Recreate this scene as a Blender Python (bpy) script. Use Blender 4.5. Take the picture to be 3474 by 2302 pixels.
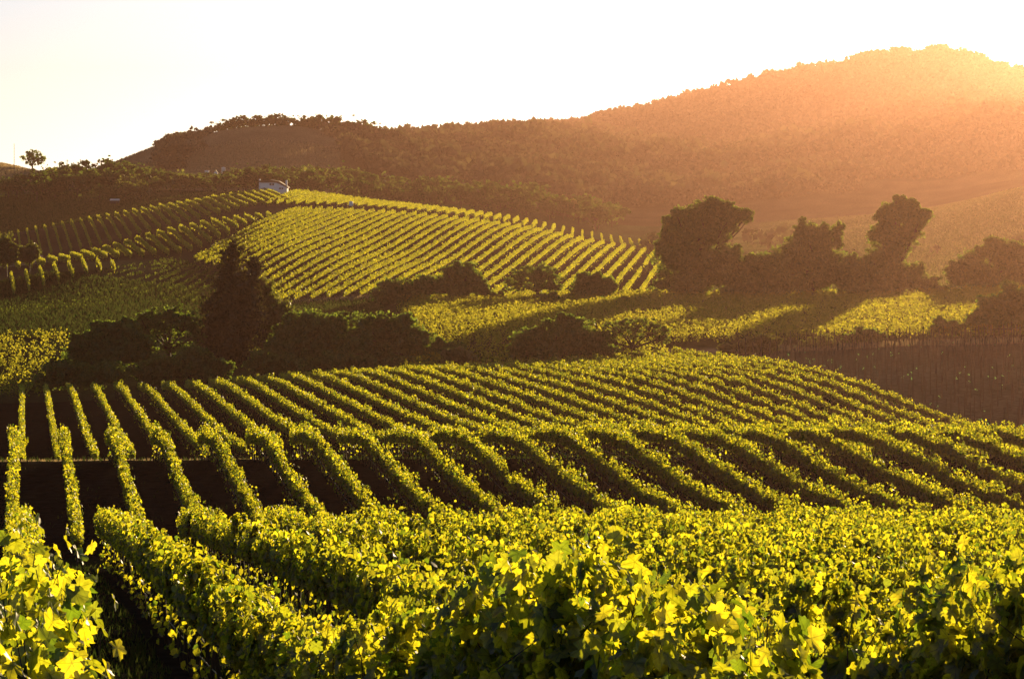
import bpy, math, numpy as np
from mathutils import Vector
RNG = np.random.default_rng(7)
rad = math.radians
S = bpy.context.scene
COL = S.collection
for o in list(bpy.data.objects):
    bpy.data.objects.remove(o)

# ------------------------------------------------------------------ camera
# level 100 mm lens with a falling front: u = UC + F*x/y, v = VH - F*z/y (photo pixels)
F, UC, VH = 9650.0, 1737.0, 620.0
cam_d = bpy.data.cameras.new('camera')
cam = bpy.data.objects.new('camera', cam_d)
COL.objects.link(cam)
cam.location = (0, 0, 0)
cam.rotation_euler = (rad(90), 0, 0)
cam_d.lens, cam_d.sensor_width, cam_d.sensor_fit = 100.0, 36.0, 'HORIZONTAL'
cam_d.shift_y = -(1151.0 - VH) / 3474.0
cam_d.clip_start, cam_d.clip_end = 0.5, 12000
S.camera = cam

# ------------------------------------------------------------------ light
SUN_AZ, SUN_EL = 15.0, 6.0          # degrees right of the view axis, above the horizon
W = bpy.data.worlds.new('World'); S.world = W
W.use_nodes = True
nt = W.node_tree
sky = nt.nodes.new('ShaderNodeTexSky')
sky.sky_type = 'NISHITA'; sky.sun_disc = False
sky.sun_elevation = rad(SUN_EL); sky.sun_rotation = rad(SUN_AZ)
sky.air_density, sky.dust_density, sky.ozone_density, sky.altitude = 0.5, 0.3, 1.5, 100
bg = nt.nodes['Background']
bg.inputs['Strength'].default_value = 0.051
hs = nt.nodes.new('ShaderNodeHueSaturation'); hs.inputs['Saturation'].default_value = .72
nt.links.new(sky.outputs[0], hs.inputs['Color']); nt.links.new(hs.outputs[0], bg.inputs['Color'])
sun_d = bpy.data.lights.new('sun', 'SUN')
sun_d.energy, sun_d.angle, sun_d.color = 5.0, rad(0.5), (1.0, 0.72, 0.38)
sun = bpy.data.objects.new('sun', sun_d); COL.objects.link(sun)
sd = Vector((math.sin(rad(SUN_AZ)) * math.cos(rad(SUN_EL)), math.cos(rad(SUN_AZ)) * math.cos(rad(SUN_EL)), math.sin(rad(SUN_EL))))
sun.rotation_euler = sd.to_track_quat('Z', 'Y').to_euler()
S.view_settings.view_transform = 'Standard'
S.view_settings.look = 'None'
S.view_settings.exposure = 1.42
S.view_settings.gamma = 1.0
cy = S.cycles
cy.max_bounces, cy.diffuse_bounces, cy.transmission_bounces, cy.glossy_bounces, cy.volume_bounces = 2, 1, 1, 1, 0
cy.use_denoising = True
cy.denoiser = 'OPENIMAGEDENOISE'; cy.denoising_input_passes = 'RGB_ALBEDO_NORMAL'; cy.denoising_prefilter = 'NONE'

# ------------------------------------------------------------------ helpers
def tag(o, label=None, cat=None, group=None, kind=None):
    if label: o['label'] = label
    if cat: o['category'] = cat
    if group: o['group'] = group
    if kind: o['kind'] = kind
    return o

def mesh(name, V, polys, m, smooth=False):
    """V (n,3); polys: list of int arrays (k, sides)."""
    me = bpy.data.meshes.new(name)
    V = np.ascontiguousarray(V, dtype=np.float32)
    me.vertices.add(len(V)); me.vertices.foreach_set('co', V.ravel())
    polys = [np.asarray(p, dtype=np.int32) for p in polys if len(p)]
    tot = np.concatenate([np.full(len(p), p.shape[1], np.int32) for p in polys])
    idx = np.concatenate([p.ravel() for p in polys])
    me.loops.add(len(idx)); me.loops.foreach_set('vertex_index', idx)
    me.polygons.add(len(tot))
    st = np.zeros(len(tot), np.int32); st[1:] = np.cumsum(tot)[:-1]
    me.polygons.foreach_set('loop_start', st)
    if smooth: me.polygons.foreach_set('use_smooth', np.ones(len(tot), bool))
    me.materials.append(m)
    me.update(calc_edges=True)
    return me

def obj(name, me, parent=None, loc=None):
    o = bpy.data.objects.new(name, me); COL.objects.link(o)
    if parent is not None: o.parent = parent
    if loc is not None: o.location = loc
    return o

def empty(name, loc):
    o = bpy.data.objects.new(name, None); COL.objects.link(o)
    o.empty_display_size = 0.3; o.location = loc
    return o

def tubes(paths, radii, n=5):
    """paths: list of (k,3) arrays; radii: list of (k,) -> V, quads"""
    VV, QQ, b = [], [], 0
    an = np.arange(n) * 2 * np.pi / n
    for P, R in zip(paths, radii):
        P = np.asarray(P, float); R = np.broadcast_to(np.asarray(R, float), (len(P),))
        T = np.gradient(P, axis=0); T /= np.linalg.norm(T, axis=1)[:, None] + 1e-9
        ref = np.array([1., 0, 0]) if abs(T[0, 0]) < .8 else np.array([0, 1., 0])
        A = np.cross(T, ref); A /= np.linalg.norm(A, axis=1)[:, None] + 1e-9
        B = np.cross(T, A)
        ring = P[:, None] + R[:, None, None] * (A[:, None] * np.cos(an)[None, :, None] + B[:, None] * np.sin(an)[None, :, None])
        VV.append(ring.reshape(-1, 3))
        k = len(P)
        i = np.arange(k - 1)[:, None] * n + np.arange(n)[None]
        j = np.arange(k - 1)[:, None] * n + (np.arange(n)[None] + 1) % n
        QQ.append(np.stack([i, j, j + n, i + n], -1).reshape(-1, 4) + b)
        b += k * n
    return np.concatenate(VV), np.concatenate(QQ)

def boxes(L):
    """L: list of (x0,x1,y0,y1,z0,z1)"""
    V, Q = [], []
    q = np.array([[0, 1, 3, 2], [4, 6, 7, 5], [0, 4, 5, 1], [2, 3, 7, 6], [0, 2, 6, 4], [1, 5, 7, 3]])
    for i, (a, b, c, d, e, f) in enumerate(L):
        V.append(np.array([(x, y, z) for x in (a, b) for y in (c, d) for z in (e, f)], float)); Q.append(q + 8 * i)
    return np.concatenate(V), np.concatenate(Q)

def unit(v):
    return v / (np.linalg.norm(v, axis=-1, keepdims=True) + 1e-9)

def leaf_outline():
    pts = [(0, 1.0), (12, .84), (20, .86), (30, .60), (42, .78), (58, .93), (70, .76), (82, .80), (94, .58), (110, .66), (128, .76), (142, .62), (158, .58), (174, .22)]
    a = np.array([p[0] for p in pts] + [360 - p[0] for p in pts[:0:-1]], float); r = np.array([p[1] for p in pts] + [p[1] for p in pts[:0:-1]])
    return np.radians(a), r, np.array([1. if abs((p + 180) % 360 - 180) in (0, 58, 128) else 0. for p in a])

LA, LR, LV = leaf_outline()
def leaves(C, size, N, detail, droop=.25):
    """leaf blades at C (n,3) with size (n,), blade normals N (n,3). detail: 0 folded diamond, 1 hexagon, 2 lobed vine leaf"""
    n = len(C)
    N = unit(N)
    up = np.tile([0., 0, -1.], (n, 1)) + RNG.normal(0, .55, (n, 3))
    T = unit(up - N * (up * N).sum(1, keepdims=True)); B = np.cross(N, T)
    s = size[:, None]
    if detail == 0:
        f = (RNG.random((n, 1)) - .3) * .5
        P = np.stack([C + T * s * .55, C + B * s * .45 + N * s * f * .5, C - T * s * .5, C - B * s * .45 + N * s * f * .5], 1)
        return P.reshape(-1, 3), [np.arange(4 * n).reshape(n, 4)]
    if detail == 1:
        f = (RNG.random((n, 1)) - .25) * .45
        pr = [(.62, 0, 0), (.2, .46, 1), (-.3, .42, 1), (-.36, 0, 0), (-.3, -.42, 1), (.2, -.46, 1)]
        P = np.stack([C + T * s * a + B * s * b + N * s * f * c for a, b, c in pr], 1)
        i = np.arange(n)[:, None] * 6
        return P.reshape(-1, 3), [np.concatenate([i + np.array([[0, 1, 2, 3]]), i + np.array([[0, 3, 4, 5]])])]
    k = len(LA)
    jit = 1 + RNG.normal(0, .05, (n, k))
    x = np.cos(LA)[None] * LR * jit * .62; y = np.sin(LA)[None] * LR * jit * .62
    f = RNG.uniform(-.15, .45, (n, 1)); d = RNG.uniform(-.1, .6, (n, 1)); w = RNG.uniform(0, 6.3, (n, 1))
    z = f * np.abs(y) - d * (x * x) * .8 + .05 * np.sin(5 * LA[None] + w)
    P = C[:, None] + (T[:, None] * x[..., None] + B[:, None] * y[..., None] + N[:, None] * z[..., None]) * size[:, None, None]
    P = np.concatenate([C[:, None] , P], 1)
    i = np.arange(n)[:, None, None] * (k + 1)
    j = np.arange(k)
    tri = np.stack([np.zeros(k, int), 1 + j, 1 + (j + 1) % k], -1)[None]
    return P.reshape(-1, 3), [(i + tri).reshape(-1, 3)]

def ordinal(n):
    w = ['first', 'second', 'third', 'fourth', 'fifth', 'sixth', 'seventh', 'eighth', 'ninth', 'tenth', 'eleventh', 'twelfth', 'thirteenth', 'fourteenth', 'fifteenth', 'sixteenth', 'seventeenth', 'eighteenth', 'nineteenth']
    t = ['', '', 'twenty', 'thirty', 'forty', 'fifty', 'sixty', 'seventy']
    tt = ['', '', 'twentieth', 'thirtieth', 'fortieth', 'fiftieth', 'sixtieth', 'seventieth']
    if n <= 19: return w[n - 1]
    return tt[n // 10] if n % 10 == 0 else t[n // 10] + '-' + w[n % 10 - 1]

# ------------------------------------------------------------------ materials
def new_mat(name):
    m = bpy.data.materials.new(name); m.use_nodes = True
    t = m.node_tree; t.nodes.clear()
    return m, t, t.nodes.new('ShaderNodeOutputMaterial')

def leaf_mat(name, c1, c2, tr1, tr2, tfac=.5, gloss=.06, rough=.45, veins=False):
    """two-tone leaf: reflected colour c1..c2, transmitted colour tr1..tr2, varied leaf by leaf"""
    m, t, out = new_mat(name)
    g = t.nodes.new('ShaderNodeNewGeometry')
    def mix(a, b):
        r = t.nodes.new('ShaderNodeMix'); r.data_type = 'RGBA'
        r.inputs[6].default_value = (*a, 1); r.inputs[7].default_value = (*b, 1)
        t.links.new(g.outputs['Random Per Island'], r.inputs[0]); return r.outputs[2]
    d = t.nodes.new('ShaderNodeBsdfDiffuse'); t.links.new(mix(c1, c2), d.inputs[0])
    tr = t.nodes.new('ShaderNodeBsdfTranslucent'); tcol = mix(tr1, tr2)
    if veins:                                    # ribs of the blade let less light through
        va = t.nodes.new('ShaderNodeAttribute'); va.attribute_name = 'vein'
        vr = t.nodes.new('ShaderNodeMapRange'); vr.inputs[1].default_value = .84; vr.inputs[2].default_value = .97; vr.inputs[3].default_value = 1.0; vr.inputs[4].default_value = .5
        t.links.new(va.outputs['Fac'], vr.inputs[0])
        tc = t.nodes.new('ShaderNodeTexCoord'); nz = t.nodes.new('ShaderNodeTexNoise'); nz.inputs['Scale'].default_value = 45; nz.inputs['Detail'].default_value = 3
        t.links.new(tc.outputs['Object'], nz.inputs['Vector'])
        nr = t.nodes.new('ShaderNodeMapRange'); nr.inputs[1].default_value = .35; nr.inputs[2].default_value = .65; nr.inputs[3].default_value = .72; nr.inputs[4].default_value = 1.08
        t.links.new(nz.outputs[0], nr.inputs[0])
        mm = t.nodes.new('ShaderNodeMath'); mm.operation = 'MULTIPLY'; t.links.new(vr.outputs[0], mm.inputs[0]); t.links.new(nr.outputs[0], mm.inputs[1])
        vs = t.nodes.new('ShaderNodeVectorMath'); vs.operation = 'SCALE'; t.links.new(tcol, vs.inputs[0]); t.links.new(mm.outputs[0], vs.inputs['Scale']); tcol = vs.outputs[0]
    t.links.new(tcol, tr.inputs[0])
    gl = t.nodes.new('ShaderNodeBsdfGlossy'); gl.inputs['Roughness'].default_value = rough
    ms = t.nodes.new('ShaderNodeMixShader'); ms.inputs[0].default_value = tfac
    t.links.new(d.outputs[0], ms.inputs[1]); t.links.new(tr.outputs[0], ms.inputs[2])
    m2 = t.nodes.new('ShaderNodeMixShader'); m2.inputs[0].default_value = gloss
    t.links.new(ms.outputs[0], m2.inputs[1]); t.links.new(gl.outputs[0], m2.inputs[2])
    t.links.new(m2.outputs[0], out.inputs[0])
    return m

def plain_mat(name, c1, c2, scale=8.0, rough=.85, spec=.2):
    m, t, out = new_mat(name)
    p = t.nodes.new('ShaderNodeBsdfPrincipled'); p.inputs['Roughness'].default_value = rough
    p.inputs['Specular IOR Level'].default_value = spec
    tc = t.nodes.new('ShaderNodeTexCoord'); n = t.nodes.new('ShaderNodeTexNoise')
    n.inputs['Scale'].default_value = scale; n.inputs['Detail'].default_value = 5
    t.links.new(tc.outputs['Object'], n.inputs['Vector'])
    r = t.nodes.new('ShaderNodeMix'); r.data_type = 'RGBA'
    r.inputs[6].default_value = (*c1, 1); r.inputs[7].default_value = (*c2, 1)
    t.links.new(n.outputs[0], r.inputs[0]); t.links.new(r.outputs[2], p.inputs['Base Color'])
    t.links.new(p.outputs[0], out.inputs[0])
    return m

M_vine = leaf_mat('vine_leaf', (.014, .046, .014), (.034, .075, .016), (.16, .27, .010), (.95, .86, .02), .68, .05, veins=True)
M_vine_far = leaf_mat('vine_leaf_far', (.02, .052, .015), (.038, .075, .02), (.26, .34, .015), (.84, .76, .03), .62, .03)
M_tree = leaf_mat('oak_leaf', (.024, .085, .026), (.045, .115, .034), (.12, .21, .02), (.30, .38, .035), .45, .02)
M_young_shaded = leaf_mat('young_vine_leaf_shaded', (.024, .056, .014), (.04, .075, .018), (.12, .17, .02), (.2, .24, .03), .4, 0)  # darker, less translucent leaf: puts the lower left slope's shade into the colour
M_forest_hazed = leaf_mat('forest_leaf_hazed', (.07, .064, .042), (.115, .09, .055), (.08, .075, .03), (.14, .12, .04), .25, .0)  # leaf colour lightened to imitate thicker haze over the far hills
M_oakfar = leaf_mat('far_oak_leaf', (.026, .056, .016), (.045, .08, .024), (.08, .13, .015), (.16, .2, .025), .35, .01)
M_valley = leaf_mat('valley_vine_leaf', (.026, .05, .014), (.045, .07, .018), (.34, .36, .025), (.60, .54, .03), .5, .01)
M_bright = leaf_mat('willow_leaf', (.05, .07, .02), (.08, .10, .025), (.16, .19, .02), (.24, .24, .03), .45, .04)
M_conifer = leaf_mat('cypress_leaf', (.016, .022, .010), (.03, .034, .014), (.06, .05, .012), (.10, .08, .02), .25, .03)
M_wood = plain_mat('bark', (.035, .026, .018), (.07, .052, .036), 6)
M_stake = plain_mat('stake_wood', (.018, .015, .013), (.035, .028, .024), 10)
M_wire = plain_mat('steel_wire', (.1, .1, .1), (.16, .16, .15), 3, .5)
M_grass = leaf_mat('grass_blade', (.025, .05, .015), (.05, .075, .02), (.04, .07, .012), (.08, .10, .02), .35, 0)
M_dry = leaf_mat('dry_grass_blade', (.20, .15, .07), (.28, .21, .10), (.3, .22, .1), (.4, .3, .14), .45, .03)

# ------------------------------------------------------------------ terrain
def pchip(x, y, xi):
    x = np.asarray(x, float); y = np.asarray(y, float)
    h = np.diff(x); d = np.diff(y) / h
    m = np.zeros(len(x)); m[0], m[-1] = d[0], d[-1]
    for i in range(1, len(x) - 1):
        if d[i - 1] * d[i] > 0:
            w1, w2 = 2 * h[i] + h[i - 1], h[i] + 2 * h[i - 1]
            m[i] = (w1 + w2) / (w1 / d[i - 1] + w2 / d[i])
    k = np.clip(np.searchsorted(x, xi) - 1, 0, len(x) - 2)
    t = np.clip((xi - x[k]) / h[k], 0, 1)
    return ((1 + 2 * t) * (1 - t) ** 2 * y[k] + t * (1 - t) ** 2 * h[k] * m[k] + t * t * (3 - 2 * t) * y[k + 1] + t * t * (t - 1) * h[k] * m[k + 1])

# near part: ground height at a depth, the same for every column or one per near column
NC = [-500, 600, 1200, 1800, 2400, 3000, 3474]
NEAR = [(2, -1.9), (6, -2.6), (9, -3.42), (11.5, -3.48), (14, -3.66), (16.5, -4.17), (19, -4.7), (27, -5.98), (32, -6.4), (40, -7.2), (60, -9.1), (80, -11.1),
        (90, -12.15), (99, -14.2), (109, -15.7), (120, -15.5), (135, -15.25),
        (146, [-15.0, -14.6, -14.5, -14.45, -14.3, -14.3, -14.4]),
        (155, [-15.3, -15.0, -14.95, -14.9, -14.75, -14.75, -14.85]),
        (164, [-16.1, -16.2, -16.2, -16.2, -16.1, -16.2, -16.4]),
        (185, [-20.0, -19.0, -18.3, -18.0, -18.2, -19.0, -19.3]),
        (205, [-21.2, -20.0, -19.3, -18.9, -18.9, -20.0, -20.2]),
        (225, [-21.8, -20.5, -19.6, -19.2, -18.9, -19.9, -19.6]),
        (250, [-22.3, -20.9, -19.9, -19.3, -18.5, -18.7, -18.5]),
        (272, [-22.7, -21.3, -20.1, -19.5, -18.8, -18.4, -18.2]),
        (290, [-23.1, -21.9, -20.4, -19.9, -19.5, -18.4, -18.1]),
        (304, [-23.9, -23.0, -21.7, -20.9, -20.0, -18.5, -18.1]),
        (316, [-23.9, -23.0, -21.7, -20.7, -19.8, -18.5, -18.1])]
# far part: per column, (depth, image height of the ground there)
FAR = {
 -500: [(345, -22.2), (400, 1110), (460, 1050), (512, 965), (560, 945), (640, 912), (740, 905), (790, 862), (836, 815), (870, 812), (900, 760), (950, 700), (1030, 640), (1080, 590), (1150, 520), (1250, 560), (1500, 640), (2600, 640)],
 0: [(345, -22), (400, 1110), (460, 1035), (512, 960), (560, 942), (640, 912), (740, 903), (790, 855), (836, 803), (870, 800), (900, 755), (950, 690), (1030, 640), (1080, 600), (1150, 548), (1250, 575), (1500, 640), (2600, 640)],
 300: [(345, -21.8), (400, 1105), (460, 1015), (500, 935), (525, 897), (570, 890), (610, 888), (670, 868), (700, 868), (745, 862), (790, 800), (836, 748), (870, 750), (900, 735), (950, 685), (1000, 640), (1050, 600), (1120, 615), (1200, 620), (1300, 575), (1400, 590), (2600, 640)],
 600: [(345, -21.3), (420, 1085), (460, 1040), (500, 965), (540, 902), (575, 878), (610, 868), (640, 830), (670, 784), (700, 786), (745, 778), (790, 735), (836, 698), (870, 700), (950, 672), (1000, 650), (1060, 620), (1150, 590), (1220, 545), (1320, 468), (1420, 490), (2600, 640)],
 940: [(345, -20.8), (420, 1070), (460, 1030), (500, 965), (560, 862), (600, 815), (640, 778), (680, 740), (712, 722), (745, 708), (795, 681), (836, 655), (870, 655), (950, 660), (1000, 648), (1080, 615), (1180, 540), (1300, 438), (1400, 460), (1600, 560), (2600, 600)],
 1300: [(345, -19.8), (400, 1075), (448, 1022), (500, 950), (560, 885), (620, 815), (680, 754), (712, 729), (745, 717), (790, 706), (830, 694), (860, 702), (900, 722), (950, 705), (1000, 685), (1080, 650), (1180, 590), (1340, 488), (1450, 505), (1800, 525), (2000, 532), (2600, 610)],
 1700: [(345, -18.9), (400, 1070), (448, 1020), (500, 965), (558, 900), (620, 835), (680, 785), (715, 767), (740, 768), (775, 754), (810, 740), (840, 747), (880, 772), (950, 745), (1000, 700), (1100, 660), (1200, 605), (1400, 530), (1600, 500), (1800, 470), (2000, 480), (2600, 600)],
 2200: [(345, -18.7), (400, 1066), (450, 1018), (520, 962), (600, 912), (680, 870), (717, 858), (740, 862), (765, 838), (785, 830), (805, 836), (850, 850), (950, 800), (1050, 740), (1200, 660), (1400, 560), (1500, 538), (1600, 545), (1800, 455), (2000, 381), (2200, 425), (2800, 600)],
 2700: [(345, -18.6), (400, 1066), (465, 1008), (500, 992), (600, 945), (700, 895), (800, 845), (900, 800), (1000, 745), (1200, 630), (1400, 545), (1500, 520), (1600, 525), (1800, 380), (2000, 261), (2200, 305), (2800, 600)],
 3200: [(345, -18.3), (400, 1055), (465, 1000), (500, 985), (600, 930), (700, 870), (800, 800), (900, 735), (960, 705), (1050, 690), (1200, 600), (1400, 470), (1500, 432), (1600, 440), (1800, 300), (2000, 191), (2200, 235), (2800, 600)],
 3474: [(345, -18.0), (400, 1045), (465, 990), (500, 972), (600, 905), (700, 830), (800, 740), (900, 665), (960, 632), (1050, 640), (1200, 560), (1400, 425), (1500, 392), (1600, 405), (1800, 330), (2000, 265), (2200, 310), (2800, 600)],
 4600: [(345, -17.6), (400, 1035), (465, 980), (500, 960), (600, 880), (700, 800), (800, 720), (900, 660), (960, 630), (1050, 640), (1200, 600), (1400, 520), (1500, 480), (1600, 480), (1800, 470), (2000, 470), (2200, 480), (2800, 600)]}
def farther(Y): return float(np.interp(Y, [1450, 1500, 1600, 1800, 2000, 2200, 2800], [1370, 1400, 1500, 2300, 2700, 2950, 3500])) if Y > 1450 else Y
LY = np.linspace(math.log(2.0), math.log(3600.0), 1150)
CU = sorted(FAR)
ZC = []
nl = [math.log(a) for a, b in NEAR]
for u in CU:
    zn = [b if not isinstance(b, list) else float(np.interp(u, NC, b)) for a, b in NEAR]
    zf = [v if v < 0 else (VH - v) * farther(Y) / F for Y, v in FAR[u]]
    ZC.append(pchip(nl + [math.log(farther(Y)) for Y, v in FAR[u]], zn + zf, LY))
ZC = np.array(ZC)
UG = np.linspace(-500, 4600, 171)
def uinterp():
    out = np.empty((len(UG), len(LY)))
    x = np.array(CU, float); h = np.diff(x)[:, None]; d = np.diff(ZC, axis=0) / h
    m = np.zeros_like(ZC); m[0], m[-1] = d[0], d[-1]
    m[1:-1] = (d[:-1] * h[1:] + d[1:] * h[:-1]) / (h[1:] + h[:-1])
    same = (d[:-1] * d[1:]) <= 0
    m[1:-1][same] *= .4
    k = np.clip(np.searchsorted(x, UG) - 1, 0, len(x) - 2); hh = h[k]
    t = ((UG - x[k])[:, None] / hh)
    out = ((1 + 2 * t) * (1 - t) ** 2 * ZC[k] + t * (1 - t) ** 2 * hh * m[k] + t * t * (3 - 2 * t) * ZC[k + 1] + t * t * (t - 1) * hh * m[k + 1])
    return out
ZG = uinterp()
kern = np.exp(-.5 * (np.arange(-12, 13) / 4.0) ** 2); kern /= kern.sum()
pad = np.pad(ZG, ((0, 0), (12, 12)), mode='edge')
ZG = sum(kern[i] * pad[:, i:i + ZG.shape[1]] for i in range(25))

def H(x, y):
    """ground height"""
    x = np.asarray(x, float); y = np.asarray(y, float)
    Y = np.clip(y, 2.001, 3599)
    fu = np.clip((UC + F * x / Y - UG[0]) / (UG[1] - UG[0]), 0, len(UG) - 1.001)
    fy = np.clip((np.log(Y) - LY[0]) / (LY[1] - LY[0]), 0, len(LY) - 1.001)
    i, j = fu.astype(int), fy.astype(int); a, b = fu - i, fy - j
    z = (ZG[i, j] * (1 - a) * (1 - b) + ZG[i + 1, j] * a * (1 - b) + ZG[i, j + 1] * (1 - a) * b + ZG[i + 1, j + 1] * a * b)
    return z
def UV(x, y, z):
    return UC + F * x / y, VH - F * z / y
def at(u, Y):
    """ground point seen in image column u at depth Y"""
    x = (u - UC) * Y / F
    return np.array([x, Y, float(H(x, Y))])

def vnoise(x, y, seed=0):
    """smooth value noise in 0..1"""
    xi, yi = np.floor(x).astype(int), np.floor(y).astype(int); fx, fy = x - xi, y - yi
    def hsh(a, b):
        h = (a * 374761393 + b * 668265263 + seed * 1442695041) & 0xffffffff
        h = ((h ^ (h >> 13)) * 1274126177) & 0xffffffff
        return ((h ^ (h >> 16)) & 0xffff) / 65535.0
    fx, fy = fx * fx * (3 - 2 * fx), fy * fy * (3 - 2 * fy)
    return (hsh(xi, yi) * (1 - fx) + hsh(xi + 1, yi) * fx) * (1 - fy) + (hsh(xi, yi + 1) * (1 - fx) + hsh(xi + 1, yi + 1) * fx) * fy

def build_terrain():
    ys = np.concatenate([np.linspace(-40, 1.5, 12), np.exp(np.linspace(math.log(2), math.log(3580), 640))])
    s = np.sinh(np.linspace(-2.6, 2.6, 300)); s = s / s[-1] * .62
    X = s[None] * (np.maximum(ys, 2)[:, None] + 45); Yg = np.repeat(ys[:, None], len(s), 1)
    Z = H(X, Yg)
    Z = Z + np.where(Yg > 3, (vnoise(X * .8, Yg * .8, 3) - .5) * .1, 0) * np.clip(200 / np.maximum(Yg, 1), 0, 1)
    hills = np.clip((Yg - 880) / 400, 0, 1)
    Z += hills * ((vnoise(X / 60, Yg / 60, 5) - .5) * 6 + (vnoise(X / 25, Yg / 25, 6) - .5) * 2.5)
    V = np.stack([X, Yg, Z], -1).reshape(-1, 3)
    r, c = Z.shape
    i = (np.arange(r - 1)[:, None] * c + np.arange(c - 1)[None])
    Q = np.stack([i, i + 1, i + 1 + c, i + c], -1).reshape(-1, 4)
    # ground cover colours by place
    U, Vv = UV(X, np.maximum(Yg, 2), Z)
    n1 = vnoise(X / 7, Yg / 7, 11); n2 = vnoise(X / 25, Yg / 25, 12)
    C = np.zeros((r, c, 3)); C[:] = (.015, .0155, .0145)
    def put(mask, col): C[mask] = np.array(col)
    put((Yg > 92) & (Yg < 118), (.03, .04, .018))
    put((Yg + 3 * n1 > 162) & (Yg + 2.5 * n2 < 166) , (.13, .10, .06))
    put((Yg >= 165) & (Yg < 190), (.04, .045, .02))
    put((Yg > 296) & (Yg < 470), (.035, .042, .018))
    p = (U - 74) * Yg / F
    put((p > 74) & (Yg > 200) & (Yg < 330), (.042, .045, .040))
    put((p > 74) & (Yg > 322) & (Yg < 331), (.30, .20, .12))
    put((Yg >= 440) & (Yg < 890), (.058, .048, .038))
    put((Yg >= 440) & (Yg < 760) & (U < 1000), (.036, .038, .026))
    green = (.035, .055, .022)
    put((U < 760) & (Yg > 360) & (Yg < 520) & (Vv > 905 + .12 * U), green)
    put((Yg > 396) & (Yg < 452) & (U < 1250), green)
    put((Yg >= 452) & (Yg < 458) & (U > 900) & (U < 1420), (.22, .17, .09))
    put((Yg > 862) & (Yg < 1060), (.05, .075, .03))
    put((Yg >= 715) & (Yg < 748) & (U < 200), (.2, .15, .08))
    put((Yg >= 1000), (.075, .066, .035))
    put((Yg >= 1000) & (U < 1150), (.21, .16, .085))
    put((Yg >= 500) & (Yg < 1000) & (U > 2250), (.14, .155, .05))  # gold-green haze glow of the right slope put into the grass colour
    C *= (.7 + .6 * n1 * n2 + .12 * RNG.random((r, c)))[..., None]
    m, t, out = new_mat('soil_and_grass')
    pb = t.nodes.new('ShaderNodeBsdfDiffuse')
    at_ = t.nodes.new('ShaderNodeAttribute'); at_.attribute_name = 'cover'
    tc = t.nodes.new('ShaderNodeTexCoord'); ns = t.nodes.new('ShaderNodeTexNoise'); ns.inputs['Scale'].default_value = 1.7; ns.inputs['Detail'].default_value = 8
    t.links.new(tc.outputs['Object'], ns.inputs['Vector'])
    mr = t.nodes.new('ShaderNodeMapRange'); mr.inputs[1].default_value = .3; mr.inputs[2].default_value = .7; mr.inputs[3].default_value = .55; mr.inputs[4].default_value = 1.4
    t.links.new(ns.outputs[0], mr.inputs[0])
    vm = t.nodes.new('ShaderNodeVectorMath'); vm.operation = 'SCALE'
    t.links.new(at_.outputs['Color'], vm.inputs[0]); t.links.new(mr.outputs[0], vm.inputs['Scale'])
    t.links.new(vm.outputs[0], pb.inputs['Color'])
    bp = t.nodes.new('ShaderNodeBump'); bp.inputs['Strength'].default_value = .6; bp.inputs['Distance'].default_value = .2
    t.links.new(ns.outputs[0], bp.inputs['Height']); t.links.new(bp.outputs[0], pb.inputs['Normal'])
    t.links.new(pb.outputs[0], out.inputs[0])
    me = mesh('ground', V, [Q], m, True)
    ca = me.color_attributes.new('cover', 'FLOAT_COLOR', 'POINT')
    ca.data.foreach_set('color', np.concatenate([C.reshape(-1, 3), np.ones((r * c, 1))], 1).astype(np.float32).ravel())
    tag(obj('ground', me), 'rolling ground of vineyard soil, grass slopes and far hills', 'ground', kind='structure')
build_terrain()

# ------------------------------------------------------------------ vine rows
def row_points(p, vp, y0, y1, step):
    """centre line of a row whose plan direction vanishes at image column vp, p metres right of the line of sight to vp"""
    t = (vp - UC) / F
    Y = np.arange(y0, y1, step); return p + t * Y, Y

TRUNK = {}
def trunk_mesh(kind):
    if kind not in TRUNK:
        P = np.array([(0, 0, -.15), (.02, .01, .3), (-.015, .02, .6), (.01, 0, .95)])
        V1, Q1 = tubes([P], [[.05, .035, .032, .03]], 6)
        TRUNK[kind] = mesh('trunk', V1, [Q1], M_wood, True)
    return TRUNK[kind]

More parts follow.
